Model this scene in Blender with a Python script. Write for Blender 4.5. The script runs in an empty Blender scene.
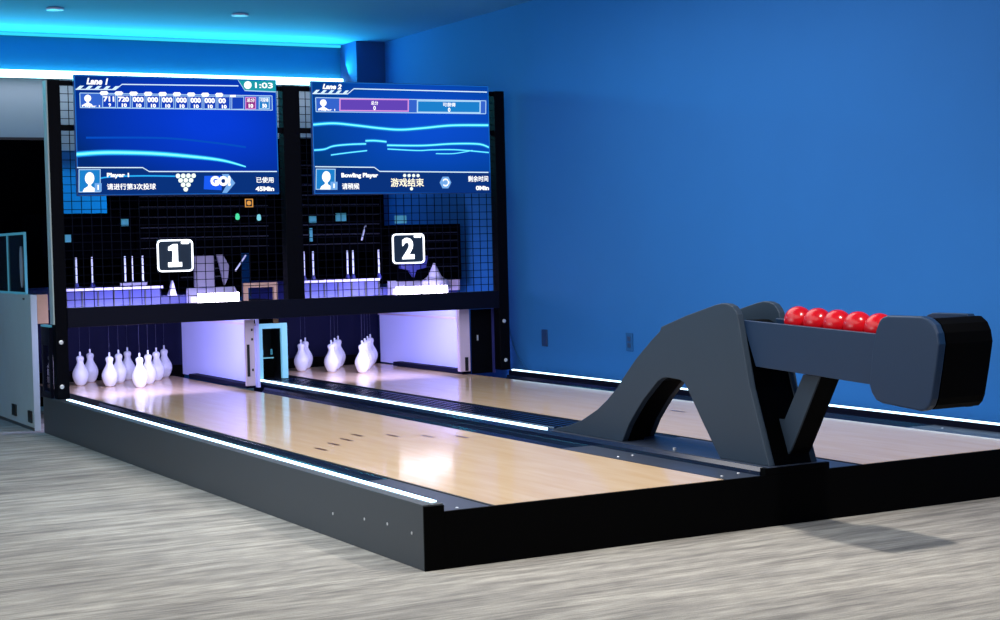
import bpy, bmesh, math, random
from mathutils import Vector, Matrix
random.seed(7)
S = bpy.context.scene
COL = S.collection
PI = math.pi

# ------------------------------------------------------------------ helpers
def lin(v):
    v /= 255.0
    return v/12.92 if v <= .04045 else ((v+.055)/1.055)**2.4
def rgb(r, g, b): return (lin(r), lin(g), lin(b), 1.0)

def mat(name, col, rough=.5, metal=0.0, noise=0.0, nscale=20.0, emit=None, estr=0.0, spec=.5, coat=0.0, bump=0.0, ior=1.5):
    m = bpy.data.materials.new(name); m.use_nodes = True
    nt = m.node_tree; b = nt.nodes['Principled BSDF']
    b.inputs['Base Color'].default_value = col
    b.inputs['Roughness'].default_value = rough
    b.inputs['Metallic'].default_value = metal
    b.inputs['Specular IOR Level'].default_value = spec
    b.inputs['Coat Weight'].default_value = coat
    b.inputs['IOR'].default_value = ior
    if emit:
        b.inputs['Emission Color'].default_value = emit
        b.inputs['Emission Strength'].default_value = estr
    if noise > 0:
        tc = nt.nodes.new('ShaderNodeTexCoord')
        n = nt.nodes.new('ShaderNodeTexNoise'); n.inputs['Scale'].default_value = nscale
        n.inputs['Detail'].default_value = 4
        nt.links.new(tc.outputs['Object'], n.inputs['Vector'])
        r = nt.nodes.new('ShaderNodeMapRange')
        r.inputs['To Min'].default_value = 1-noise; r.inputs['To Max'].default_value = 1+noise
        nt.links.new(n.outputs['Fac'], r.inputs['Value'])
        mx = nt.nodes.new('ShaderNodeMix'); mx.data_type = 'RGBA'; mx.blend_type = 'MULTIPLY'
        mx.inputs['Factor'].default_value = 1
        mx.inputs[6].default_value = col
        nt.links.new(r.outputs['Result'], mx.inputs[7])
        nt.links.new(mx.outputs[2], b.inputs['Base Color'])
        if bump > 0:
            bp = nt.nodes.new('ShaderNodeBump'); bp.inputs['Strength'].default_value = bump
            bp.inputs['Distance'].default_value = .002
            nt.links.new(n.outputs['Fac'], bp.inputs['Height'])
            nt.links.new(bp.outputs['Normal'], b.inputs['Normal'])
    return m

def glow(name, col, strength):
    m = bpy.data.materials.new(name); m.use_nodes = True
    nt = m.node_tree; nt.nodes.clear()
    e = nt.nodes.new('ShaderNodeEmission'); e.inputs['Color'].default_value = col; e.inputs['Strength'].default_value = strength
    o = nt.nodes.new('ShaderNodeOutputMaterial'); nt.links.new(e.outputs[0], o.inputs[0])
    return m

def box(bm, x0, x1, y0, y1, z0, z1):
    v = [bm.verts.new((x, y, z)) for x in (x0, x1) for y in (y0, y1) for z in (z0, z1)]
    for f in ((0,1,3,2),(4,6,7,5),(0,4,5,1),(2,3,7,6),(0,2,6,4),(1,5,7,3)):
        bm.faces.new([v[i] for i in f])

def prism_x(bm, prof, x0, x1):          # outline in (y, z), extruded along x
    n = len(prof)
    a = [bm.verts.new((x0, y, z)) for y, z in prof]; b = [bm.verts.new((x1, y, z)) for y, z in prof]
    bm.faces.new(a); bm.faces.new(list(reversed(b)))
    for i in range(n):
        j = (i+1) % n; bm.faces.new((a[i], b[i], b[j], a[j]))

def prism_y(bm, prof, y0, y1):          # outline in (x, z), extruded along y
    n = len(prof)
    a = [bm.verts.new((x, y0, z)) for x, z in prof]; b = [bm.verts.new((x, y1, z)) for x, z in prof]
    bm.faces.new(a); bm.faces.new(list(reversed(b)))
    for i in range(n):
        j = (i+1) % n; bm.faces.new((a[i], b[i], b[j], a[j]))

def lathe(bm, prof, cx, cy, cz, seg=24):
    rings = []
    for r, z in prof:
        if r < 1e-5: rings.append([bm.verts.new((cx, cy, cz+z))])
        else: rings.append([bm.verts.new((cx+r*math.cos(2*PI*k/seg), cy+r*math.sin(2*PI*k/seg), cz+z)) for k in range(seg)])
    for a, b in zip(rings, rings[1:]):
        for k in range(seg):
            l = (k+1) % seg
            if len(a) == 1 and len(b) == 1: continue
            if len(a) == 1: bm.faces.new((a[0], b[l], b[k]))
            elif len(b) == 1: bm.faces.new((a[k], a[l], b[0]))
            else: bm.faces.new((a[k], a[l], b[l], b[k]))
    if len(rings[0]) > 1: bm.faces.new(list(reversed(rings[0])))
    if len(rings[-1]) > 1: bm.faces.new(rings[-1])

def tube(bm, pts, r, seg=8):
    pts = [Vector(p) for p in pts]; rings = []
    for i, p in enumerate(pts):
        t = (pts[min(i+1, len(pts)-1)]-pts[max(i-1, 0)]).normalized()
        u = t.orthogonal().normalized() if abs(t.z) > .95 or True else None
        ref = Vector((0.13, 0.31, 0.94)) if abs(t.z) < .9 else Vector((1, 0.1, 0))
        u = t.cross(ref).normalized(); w = t.cross(u)
        rings.append([bm.verts.new(p+u*r*math.cos(2*PI*k/seg)+w*r*math.sin(2*PI*k/seg)) for k in range(seg)])
    for a, b in zip(rings, rings[1:]):
        for k in range(seg):
            l = (k+1) % seg; bm.faces.new((a[k], a[l], b[l], b[k]))
    bm.faces.new(list(reversed(rings[0]))); bm.faces.new(rings[-1])

def wpos(o):
    p = Vector((0, 0, 0))
    while o: p += o.location; o = o.parent
    return p

def obj(name, bm, m, parent=None, bevel=0, smooth=False, loc=None):
    """bm is in world coordinates; stored relative to the thing's base point"""
    bmesh.ops.recalc_face_normals(bm, faces=bm.faces[:])
    base = wpos(parent) if parent else Vector(loc or (0, 0, 0))
    if base.length > 0: bmesh.ops.translate(bm, verts=bm.verts[:], vec=-base)
    me = bpy.data.meshes.new(name); bm.to_mesh(me); bm.free()
    if smooth:
        for p in me.polygons: p.use_smooth = True
    me.materials.append(m)
    o = bpy.data.objects.new(name, me); COL.objects.link(o)
    if parent: o.parent = parent
    elif loc: o.location = loc
    if bevel:
        md = o.modifiers.new('bevel', 'BEVEL'); md.width = bevel; md.segments = 3
        md.limit_method = 'ANGLE'; md.angle_limit = math.radians(35)
    return o

def boxes(name, lst, m, parent=None, bevel=0, loc=None):
    bm = bmesh.new()
    for b in lst: box(bm, *b)
    return obj(name, bm, m, parent, bevel, loc=loc)

def parts(name, lst, m, parent, bevel=0):
    return [boxes(name, [b], m, parent, bevel) for b in lst]

def tag(o, label, cat, group=None):
    o['label'] = label; o['category'] = cat
    if group: o['group'] = group
    return o
def thing(name, label, cat, loc, group=None):
    o = bpy.data.objects.new(name, None); COL.objects.link(o)
    o.location = loc; o.empty_display_size = .05
    return tag(o, label, cat, group)
def struct(o): o['kind'] = 'structure'; return o
def dup(root, loc, label):
    r = root.copy(); COL.objects.link(r); r.location = loc; r['label'] = label
    for ch in list(root.children):
        c = ch.copy(); COL.objects.link(c); c.parent = r
        for g in list(ch.children):
            d = g.copy(); COL.objects.link(d); d.parent = c
    return r

# ------------------------------------------------------------------ materials
def carpet():
    m = bpy.data.materials.new('carpet_planks'); m.use_nodes = True
    nt = m.node_tree; b = nt.nodes['Principled BSDF']; N = nt.nodes.new; L = nt.links.new
    tc = N('ShaderNodeTexCoord')
    def streak(sx, sy, sc, det, rot=0.0):
        mp = N('ShaderNodeMapping'); mp.inputs['Scale'].default_value = (sx, sy, 1); mp.inputs['Rotation'].default_value = (0, 0, rot)
        n = N('ShaderNodeTexNoise'); n.inputs['Scale'].default_value = sc; n.inputs['Detail'].default_value = det
        n.inputs['Roughness'].default_value = .65
        L(tc.outputs['Object'], mp.inputs['Vector']); L(mp.outputs['Vector'], n.inputs['Vector']); return n
    a = streak(.6, 5.0, 3.0, 5, .04); c2 = streak(2.0, 18, 3.5, 4, .04); d = streak(1, 1, 220, 2)
    a3 = streak(.5, 1.6, 1.6, 2)
    def ramp(n, p0, p1, c0, c1):
        r = N('ShaderNodeValToRGB'); r.color_ramp.elements[0].position = p0; r.color_ramp.elements[1].position = p1
        r.color_ramp.elements[0].color = c0; r.color_ramp.elements[1].color = c1; L(n.outputs['Fac'], r.inputs['Fac']); return r
    r1 = ramp(a, .36, .64, rgb(138, 133, 127), rgb(184, 178, 168))
    r2 = ramp(c2, .34, .62, (.74, .74, .75, 1), (1.10, 1.09, 1.07, 1))
    r3 = ramp(d, .3, .7, (.82, .82, .82, 1), (1.15, 1.15, 1.15, 1))
    r4 = ramp(a3, .35, .65, (.86, .86, .87, 1), (1.1, 1.1, 1.09, 1))
    def mul(x, y):
        mx = N('ShaderNodeMix'); mx.data_type = 'RGBA'; mx.blend_type = 'MULTIPLY'; mx.inputs['Factor'].default_value = 1
        L(x, mx.inputs[6]); L(y, mx.inputs[7]); return mx.outputs[2]
    o = mul(mul(mul(r1.outputs[0], r2.outputs[0]), r3.outputs[0]), r4.outputs[0])
    L(o, b.inputs['Base Color']); b.inputs['Roughness'].default_value = .95; b.inputs['Specular IOR Level'].default_value = .1
    bp = N('ShaderNodeBump'); bp.inputs['Strength'].default_value = .35; bp.inputs['Distance'].default_value = .003
    L(c2.outputs['Fac'], bp.inputs['Height']); L(bp.outputs['Normal'], b.inputs['Normal'])
    return m

def maple():
    m = bpy.data.materials.new('maple_lane'); m.use_nodes = True
    nt = m.node_tree; b = nt.nodes['Principled BSDF']; N = nt.nodes.new; L = nt.links.new
    tc = N('ShaderNodeTexCoord')
    mp = N('ShaderNodeMapping'); mp.inputs['Scale'].default_value = (7, .8, 1)
    n = N('ShaderNodeTexNoise'); n.inputs['Scale'].default_value = 3; n.inputs['Detail'].default_value = 5
    L(tc.outputs['Object'], mp.inputs['Vector']); L(mp.outputs['Vector'], n.inputs['Vector'])
    r = N('ShaderNodeValToRGB'); r.color_ramp.elements[0].position = .3; r.color_ramp.elements[1].position = .72
    r.color_ramp.elements[0].color = rgb(226, 190, 150); r.color_ramp.elements[1].color = rgb(235, 204, 170)
    L(n.outputs['Fac'], r.inputs['Fac']); L(r.outputs[0], b.inputs['Base Color'])
    b.inputs['Roughness'].default_value = .115; b.inputs['IOR'].default_value = 1.38
    return m

def screen_mat(name, c_mid, c_edge, seed):
    m = bpy.data.materials.new(name); m.use_nodes = True
    nt = m.node_tree; nt.nodes.clear(); N = nt.nodes.new; L = nt.links.new
    tc = N('ShaderNodeTexCoord')
    mp = N('ShaderNodeMapping'); mp.inputs['Location'].default_value = (-.90, 0, -.95); mp.inputs['Scale'].default_value = (1.35, 0, 1.5)
    L(tc.outputs['Generated'], mp.inputs['Vector'])
    g = N('ShaderNodeTexGradient'); g.gradient_type = 'SPHERICAL'
    mp.vector_type = 'POINT'
    L(mp.outputs['Vector'], g.inputs['Vector'])
    n = N('ShaderNodeTexNoise'); n.inputs['Scale'].default_value = 2.2; n.inputs['Detail'].default_value = 1
    n.noise_dimensions = '4D'; n.inputs['W'].default_value = seed
    L(tc.outputs['Generated'], n.inputs['Vector'])
    ad = N('ShaderNodeMath'); ad.operation = 'MULTIPLY_ADD'; ad.inputs[1].default_value = .34; L(n.outputs['Fac'], ad.inputs[0]); L(g.outputs['Fac'], ad.inputs[2])
    r = N('ShaderNodeValToRGB'); r.color_ramp.elements[0].position = .12; r.color_ramp.elements[1].position = .98
    r.color_ramp.elements[0].color = c_edge; r.color_ramp.elements[1].color = c_mid
    L(ad.outputs[0], r.inputs['Fac'])
    e = N('ShaderNodeEmission'); e.inputs['Strength'].default_value = 1.0; L(r.outputs[0], e.inputs['Color'])
    o = N('ShaderNodeOutputMaterial'); L(e.outputs[0], o.inputs[0])
    return m

M = dict(
    carpet=carpet(), maple=maple(),
    wall_blue=mat('wall_blue', (.016, .135, .43, 1), .75, noise=.04, nscale=3, spec=.25),
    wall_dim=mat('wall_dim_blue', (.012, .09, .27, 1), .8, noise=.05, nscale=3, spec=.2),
    wall_grey=mat('wall_grey', rgb(140, 148, 162), .8, noise=.03, nscale=4),
    soffit=mat('soffit_paint', (.008, .19, .38, 1), .7, noise=.03, nscale=4, spec=.2),
    ceil=mat('ceiling_paint', rgb(62, 150, 205), .8, noise=.02, nscale=4),
    panel=mat('grey_powder_coat', rgb(60, 64, 69), .5, noise=.04, nscale=30),
    black=mat('black_laminate', (.0007, .0007, .0009, 1), .6, noise=.1, nscale=40, spec=.04),
    rack=mat('black_rack_steel', (.0012, .0015, .004, 1), .55, noise=.1, nscale=30, spec=.05),
    beam=mat('dark_navy_steel', (.0022, .003, .012, 1), .45, noise=.08, nscale=20, spec=.12),
    gutter=mat('blue_black_gutter', (.006, .012, .036, 1), .2, noise=.05, nscale=20),
    plate=mat('slate_cover_plate', (.035, .046, .075, 1), .4, noise=.05, nscale=20),
    edge=mat('lane_edge_black', (.002, .002, .003, 1), .5, noise=.05),
    ret=mat('slate_grey_shell', rgb(42, 55, 70), .5, noise=.04, nscale=12, spec=.3),
    tray=mat('shell_blue_reflected', rgb(17, 42, 72), .42, noise=.04, nscale=12, spec=.4),  # grey shell coloured with the blue reflected on the tray
    red=mat('red_ball_resin', (.50, .004, .010, 1), .22, noise=.2, nscale=14, spec=.4),
    pin=mat('white_pin_plastic', (.86, .85, .9, 1), .25, noise=.02, nscale=20),
    cap=mat('white_string_cap', (.75, .75, .82, 1), .4, noise=.02),
    string=mat('pin_string', (.06, .06, .14, 1), .7, noise=.05),
    kick=mat('kickback_violet_light', (.44, .45, .95, 1), .3, noise=.03, nscale=6, emit=(.42, .40, 1, 1), estr=.28),  # violet pit light on white boards put into tint and glow
    kickframe=mat('pale_violet_frame', (.60, .48, .72, 1), .4, noise=.03, nscale=6),
    curtain=mat('navy_pit_cloth', (.0006, .0016, .022, 1), .7, spec=.15, noise=.15, nscale=8),
    slot=mat('dark_slot', (.003, .003, .006, 1), .5, noise=.05),
    screw=mat('bright_screw', (.75, .76, .8, 1), .3, metal=.6, noise=.03),
    led=glow('led_white_blue', (.50, .76, 1, 1), 6.0),
    ledw=glow('led_wall', (.55, .82, 1, 1), 4.0),
    cove=glow('cove_cyan', (.48, .92, 1, 1), 6.0), cove2=glow('cove_cyan_soft', (.03, .62, .85, 1), 1.2),
    cyanframe=mat('cyan_lit_frame', (.2, .45, .55, 1), .4, noise=.03, emit=(.22, .62, .78, 1), estr=.45),
    cyandim=mat('cyan_lit_edge', (.05, .2, .28, 1), .4, noise=.03, emit=(.08, .38, .55, 1), estr=.35),
    wire=mat('mesh_wire', (.003, .004, .012, 1), .7, noise=.05, spec=.04),
    machine=mat('machine_black', (.0005, .0006, .0014, 1), .8, noise=.2, nscale=10, spec=.0),
    slat=mat('machine_slat', (.009, .010, .024, 1), .4, noise=.2, nscale=10),
    bed=mat('machine_bed_steel', (.03, .034, .19, 1), .35, noise=.12, nscale=12),
    rod=mat('bright_rod', (.7, .72, .9, 1), .3, noise=.05, emit=(.5, .55, 1, 1), estr=.12),  # slight glow put in for the light caught on the metal
    bracket=mat('grey_bracket', (.16, .15, .22, 1), .45, noise=.06, nscale=15),
    cover=mat('white_cover', (.6, .55, .8, 1), .45, noise=.03, nscale=12),
    work=glow('work_light', (.88, .80, 1, 1), 18.0),
    tan=mat('tan_board_edge', rgb(165, 132, 105), .7, noise=.1, nscale=30),
    cabinet=mat('pale_green_grey_panel', rgb(165, 180, 184), .55, noise=.05, nscale=8),
    latch=mat('black_latch', (.004, .004, .005, 1), .4, noise=.1),
    glass=mat('dark_screen_glass', (.012, .02, .035, 1), .12, noise=.1, nscale=6),
    orange=glow('orange_sign', (1, .45, .10, 1), .75), green=glow('green_lamp', (.08, .8, .4, 1), 1.0), cyanl=glow('cyan_lamp', (.25, .75, .9, 1), .9),
    outlet=mat('blue_outlet', (.004, .035, .13, 1), .4, noise=.05),
    white=glow('screen_white', (1, 1, 1, 1), 1.25), palew=glow('screen_near_white', (.66, .86, 1, 1), 1.1), paleb=glow('screen_pale_blue', (.45, .72, 1, 1), 1.0),
    yellowish=glow('screen_cream', (1, .95, .72, 1), 1.2),
    swoosh=glow('screen_cyan', (.03, .60, 1, 1), 1.15), swooshcore=glow('screen_cyan_core', (.22, .92, 1, 1), 1.25),
    swdim=glow('screen_dim_cyan', (.002, .075, .55, 1), 1.0), swfaint=glow('screen_faint_cyan', (.01, .16, .66, 1), .9),
    bar=glow('screen_navy_bar', (.003, .032, .20, 1), 1.0), cell=glow('screen_cell', (.008, .055, .50, 1), 1.0), rowc=glow('screen_row', (.035, .13, .62, 1), 1.0),
    pinkc=glow('screen_magenta', (.30, .03, .26, 1), 1.0), pinkl=glow('screen_pink_line', (.75, .32, .78, 1), 1.0), violet=glow('screen_violet', (.13, .06, .48, 1), 1.0),
    cyanc=glow('screen_teal_blue', (.012, .22, .62, 1), 1.0), teal=glow('screen_teal', (.01, .33, .40, 1), 1.0), blueglow=glow('screen_blue_block', (.01, .10, .85, 1), 1.1),
    arrow=glow('screen_arrow_blue', (.18, .42, .85, 1), 1.0), greeny=glow('screen_pin_white', (.86, 1, .88, 1), 1.2),
    signface=mat('sign_face', (.010, .018, .035, 1), .3, noise=.05, emit=(.02, .04, .08, 1), estr=.2), signlit=glow('sign_white', (.88, .93, 1, 1), 3.0),
    dart=mat('lane_arrow_brown', rgb(96, 66, 44), .3, noise=.05),
    screen1=screen_mat('screen_blue_one', (.002, .046, .68, 1), (.001, .024, .17, 1), 1.3),
    screen2=screen_mat('screen_blue_two', (.003, .075, .62, 1), (.001, .045, .22, 1), 4.1),
    bezel=mat('screen_bezel', (.004, .012, .05, 1), .3, noise=.05, emit=(.005, .04, .25, 1), estr=.35),
    lamp=glow('lamp_disc', (1, 1, 1, 1), 6.0),
)

# ------------------------------------------------------------------ setting
H = .21; HR = .239; YR = 5.376; WX = 3.45; ZC = 2.915; YB = 8.35
LW = 1.05; A = .2918; B = A+LW; GM = .7051; C2 = B+GM; D2 = C2+LW; W = 3.39
struct(boxes('floor', [(-7.5, WX+.1, -8, YB+.1, -.1, 0)], M['carpet']))
struct(boxes('ceiling', [(-7.5, WX+.1, -8, YB+.1, ZC, ZC+.1)], M['ceil']))
struct(boxes('wall_right', [(WX, WX+.1, -8, YB+.1, 0, ZC)], M['wall_blue']))
wb = struct(boxes('wall_back', [(-7.5, WX, YB, YB+.1, 2.02, ZC)], M['wall_grey']))
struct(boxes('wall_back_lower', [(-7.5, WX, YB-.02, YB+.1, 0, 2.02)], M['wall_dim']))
struct(boxes('wall_left', [(-7.6, -7.5, -8, YB+.1, 0, ZC)], M['wall_grey']))
struct(boxes('trim_1', [(-7.5, 3.184, 7.94, 8.16, 2.625, ZC-.002)], M['soffit']))     # soffit
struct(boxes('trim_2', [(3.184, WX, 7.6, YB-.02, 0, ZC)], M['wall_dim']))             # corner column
cv = boxes('cove_light', [(-7.4, 3.18, 7.885, 7.938, 2.566, 2.622)], M['cove'], loc=(-2, 7.91, 2.566))
tag(cv, 'long cyan white light strip glowing under the blue soffit', 'light strip')
cv2 = boxes('cove_light', [(-7.4, 3.18, 7.915, 7.94, 2.895, 2.9145)], M['cove2'], loc=(-2, 7.93, 2.895))
tag(cv2, 'cyan light strip along the top of the soffit against the ceiling', 'light strip')

for (x, y, lab) in ((.383, 6.534, 'small round ceiling downlight above the left scoring screen, cut by the top edge'),
                    (1.716, 6.403, 'small round ceiling downlight above the gap between the two screens')):
    t = thing('downlight', lab, 'ceiling light', (x, y, ZC-.012))
    bm = bmesh.new(); lathe(bm, [(.05, .012), (.062, .010), (.062, 0), (.05, 0)], x, y, ZC-.012); obj('trim_ring', bm, M['cover'], t)
    bm = bmesh.new(); lathe(bm, [(.045, .006), (.045, .001), (0, .001)], x, y, ZC-.012); obj('lens', bm, M['lamp'], t)

# ------------------------------------------------------------------ lanes
def gutter_bm(x0, x1, y0, y1):
    bm = bmesh.new(); xm = (x0+x1)/2; hw = (x1-x0)/2
    prof = [(x0, H-.004)]
    for k in range(9):
        a = PI*k/8; prof.append((xm-hw*.9*math.cos(a), H-.006-.05*math.sin(a)))
    prof += [(x1, H-.004), (x1, H-.075), (x0, H-.075)]
    prism_y(bm, prof, y0, y1); return bm
darts = [(.441, 2.014), (.570, 2.158), (.694, 2.291), (.817, 2.432), (.951, 2.292), (1.075, 2.150), (1.20, 2.01)]
def lane(x0, label, gl, gr, yl, yr, scr):
    t = thing('bowling_lane', label, 'bowling lane', (x0+LW/2, 3.5, 0))
    boxes('lane_bed', [(x0+.006, x0+LW-.006, .012, 7.1, .13, H)], M['maple'], t)
    boxes('support_beam', [(x0+.1, x0+.2, .05, 7.0, 0, .129), (x0+LW-.2, x0+LW-.1, .05, 7.0, 0, .129)], M['black'], t)
    boxes('lane_edge', [(x0-.006, x0+.006, .012, 7.1, .13, H-.001), (x0+LW-.006, x0+LW+.006, .012, 7.1, .13, H-.001)], M['edge'], t)
    for dx, dy in darts:
        cx = x0+dx-A; bm = bmesh.new()
        v = [bm.verts.new(p) for p in ((cx-.012, dy-.075, H+.0006), (cx+.012, dy-.075, H+.0006), (cx+.012, dy+.035, H+.0006), (cx, dy+.075, H+.0006), (cx-.012, dy+.035, H+.0006))]
        bm.faces.new(v); obj('aiming_arrow', bm, M['dart'], t)
    g = obj('gutter', gutter_bm(gl[0], gl[1], .9 if gl[0] < 1 else 1.3, yl), M['gutter'], t, smooth=False)
    g = obj('gutter', gutter_bm(gr[0], gr[1], 1.3 if gr[0] < 2 else .9, yr), M['gutter'], t)
    for g in (gl, gr):
        p = boxes('gutter_cover', [(g[0]+.001, g[1]-.001, .012, 1.3 if g[0] > 1 and g[0] < 2 else .9, H-.02, H-.003)], M['plate'], t)
    for x, y in scr:
        bm = bmesh.new(); lathe(bm, [(.007, -.004), (.007, .001), (.004, .003), (0, .0035)], x, y, H-.003, 10); obj('screw', bm, M['screw'], t)
    return t
# gutter spans between rims / cap and the maple
CAP0, CAP1 = 1.53, 1.865
lane(A, 'near maple bowling lane in front of the number 1 screen', (.085, A-.007), (B+.007, CAP0-.003), 5.3, 5.60, ((.164, .056), (1.397, .105), (1.50, .132), (1.476, .879), (1.40, .879)))
lane(C2, 'far maple bowling lane beside the blue wall, behind the ball return', (CAP1+.003, C2-.007), (D2+.007, W-.085), 5.36, 5.30, ((3.22, .762), (1.93, .10)))

# ------------------------------------------------------------------ platform shell
sp_ = thing('platform_side_panel', 'long low grey side panel of the lane platform, topped by a light strip', 'panel', (.04, 2.8, 0))
boxes('side_board', [(0, .03, .004, 5.655, 0, HR)], M['panel'], sp_, .002)
boxes('side_rim', [(.0305, .082, .004, 5.655, HR-.024, HR-.0005)], M['panel'], sp_, .003)
boxes('inner_rail', [(.03, .082, .012, 5.3, .02, HR-.025)], M['gutter'], sp_)
boxes('end_cap', [(0.0, .0815, -.004, .004, 0, HR-.006)], M['black'], sp_)['label'] = 'black end facing the bowlers'
boxes('led_strip', [(.054, .078, .05, 5.26, HR-.004, HR+.004)], M['led'], sp_)['label'] = 'glowing white blue light strip'
for y, z in ((.10, .125), (.52, .12), (.83, .10), (.31, .13)):
    bm = bmesh.new(); lathe(bm, [(.006, -.002), (.006, .0015), (0, .002)], 0, 0, 0, 10)
    bmesh.ops.rotate(bm, verts=bm.verts[:], matrix=Matrix.Rotation(-PI/2, 3, 'Y')); bmesh.ops.translate(bm, verts=bm.verts[:], vec=(0, y, z))
    obj('screw', bm, M['screw'], sp_)
fp = boxes('platform_front_panel', [(0.082, W, -.004, .010, 0, H-.001)], M['black'], loc=(W/2, 0, 0))
tag(fp, 'long low black front panel of the lane platform below the ball return', 'panel')
wr = thing('platform_wall_rim', 'dark raised rim of the far lane along the blue wall, carrying a light strip', 'rim', (W-.04, 2.7, 0))
boxes('rim_board', [(W-.082, W, .012, 5.3, 0, HR), (W-.082, W, 0, .012, H, HR)], M['beam'], wr, .003)
boxes('led_strip', [(W-.078, W-.060, .05, 5.26, HR-.003, HR+.008)], M['ledw'], wr)['label'] = 'glowing white blue light strip'
cc = thing('center_capping', 'blue black capping with a light strip running between the two lanes', 'capping', ((CAP0+CAP1)/2, 2.7, .03))
cap = bmesh.new()
prism_y(cap, [(CAP0, .06), (CAP0, H+.012), (CAP0+.018, HR-.002), (CAP1-.018, HR-.002), (CAP1, H+.012), (CAP1, .06)], .031, 5.84)
obj('capping_board', cap, M['gutter'], cc)
boxes('end_cap', [(CAP0+.002, CAP1-.002, -.0035, .03, H, HR-.002)], M['black'], cc)
parts('strip_reflection_rib', [(CAP0+.085+k*.045, CAP0+.10+k*.045, 1.80, 5.7, HR-.003, HR+.006) for k in range(5)], M['gutter'], cc)  # ribs shaped to stand for the light strip's reflected lines
boxes('led_strip', [(CAP0+.026, CAP0+.048, 1.80, 5.79, HR-.006, HR+.006)], M['led'], cc)['label'] = 'glowing white blue light strip'

# ------------------------------------------------------------------ rack frame with mesh
rk = thing('steel_gantry', 'tall black steel frame with wire mesh standing across both lanes', 'frame', (W/2, YR, 0))
for x0, x1, z0 in ((0.018, .098, HR), (1.615, 1.738, .70), (3.266, 3.348, HR)):
    boxes('post', [(x0, x1, 5.34, 5.43, z0, 2.285)], M['rack'], rk, .004)
boxes('lit_edge_strip', [(.009, .0175, 5.345, 5.43, .72, 2.28)], M['cabinet'], rk)['label'] = 'pale strip standing in for light on the left post'  # pale strip added for the light on the post's left side
boxes('cross_beam', [(.099, 3.265, 5.336, 5.434, .697, .822)], M['beam'], rk, .003)
boxes('top_rail', [(.098, 1.615, 5.36, 5.41, 2.255, 2.283)], M['rack'], rk)
boxes('top_rail', [(1.738, 3.266, 5.36, 5.41, 2.255, 2.283)], M['rack'], rk)
boxes('mid_rail', [(.098, 1.615, 5.36, 5.41, 1.965, 2.0)], M['rack'], rk)
boxes('mid_rail', [(1.738, 3.266, 5.36, 5.41, 1.965, 2.0)], M['rack'], rk)
for x0, x1 in ((.098, 1.615), (1.738, 3.266)):
    l = []; n = round((x1-x0)/.062)
    for k in range(1, n): x = x0+(x1-x0)*k/n; l.append((x-.0022, x+.0022, 5.385, 5.389, .818, 2.255))
    for k in range(1, 27): z = .818+k*.0532; l.append((x0, x1, 5.389, 5.393, z-.0022, z+.0022))
    boxes('mesh_panel', l, M['wire'], rk)
ps = thing('pit_side_panel', 'small dark side panel with a mesh window beside the left post, showing one pin', 'panel', (.01, 5.55, HR))
boxes('panel_sheet', [(.0, .02, 5.438, 5.655, HR, .28), (.0, .02, 5.438, 5.655, .58, .70), (.0, .02, 5.438, 5.47, .28, .58), (.0, .02, 5.615, 5.655, .28, .58)], M['beam'], ps)
boxes('top_trim', [(.0, .03, 5.438, 5.655, .70, .712)], M['cyandim'], ps)
l = []
for k in range(1, 5): y = 5.47+.145*k/5; l.append((.006, .010, y-.003, y+.003, .28, .58))
for k in range(1, 6): z = .28+.3*k/6; l.append((.010, .013, 5.47, 5.615, z-.003, z+.003))
boxes('side_mesh', l, M['wire'], ps)
for x, z in ((.052, .605), (.048, .319), (3.302, .599), (3.308, .311)):
    bm = bmesh.new(); lathe(bm, [(.014, 0), (.014, .004), (.006, .006), (.006, .003), (0, .003)], 0, 0, 0, 12)
    bmesh.ops.rotate(bm, verts=bm.verts[:], matrix=Matrix.Rotation(PI/2, 3, 'X')); bmesh.ops.translate(bm, verts=bm.verts[:], vec=(x, 5.34, z))
    obj('bolt', bm, M['screw'], rk)

# ------------------------------------------------------------------ pits
for x0, x1, lab in ((.10, 1.44, 'navy pit curtain hanging behind the pins of the near lane'), (1.97, 3.12, 'navy pit curtain hanging behind the pins of the far lane')):
    t = thing('pit_curtain', lab, 'curtain', (x0, 7.15, .13))
    bm = bmesh.new(); n = 40
    prof = [(x0+(x1-x0)*k/n, 7.15+.0015*math.sin(k*1.1)) for k in range(n+1)]
    v0 = [bm.verts.new((x, y, .29)) for x, y in prof]; v1 = [bm.verts.new((x, y, .775)) for x, y in prof]
    for k in range(n): bm.faces.new((v0[k], v0[k+1], v1[k+1], v1[k]))
    obj('cloth', bm, M['curtain'], t, smooth=True)
    boxes('bumper', [(x0, x1, 7.13, 7.17, .13, .29)], M['black'], t)  # black strip put where a dark gap shows below the cloth
    boxes('hanging_rail', [(x0, x1, 7.13, 7.17, .755, .78)], M['rack'], t)
# kickback of the near lane
k1 = thing('kickback_panel', 'violet lit side wall of the near pin pit, right of its pins', 'side panel', (1.42, 6.2, .13))
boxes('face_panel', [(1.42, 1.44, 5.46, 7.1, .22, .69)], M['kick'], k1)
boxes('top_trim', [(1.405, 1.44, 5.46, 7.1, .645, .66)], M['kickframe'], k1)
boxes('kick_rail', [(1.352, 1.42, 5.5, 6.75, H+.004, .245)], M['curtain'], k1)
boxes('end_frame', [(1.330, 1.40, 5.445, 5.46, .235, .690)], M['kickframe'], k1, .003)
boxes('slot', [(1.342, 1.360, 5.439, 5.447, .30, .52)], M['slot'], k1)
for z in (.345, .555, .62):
    boxes('slot', [(1.376, 1.386, 5.439, 5.447, z-.008, z+.008)], M['slot'], k1)
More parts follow.
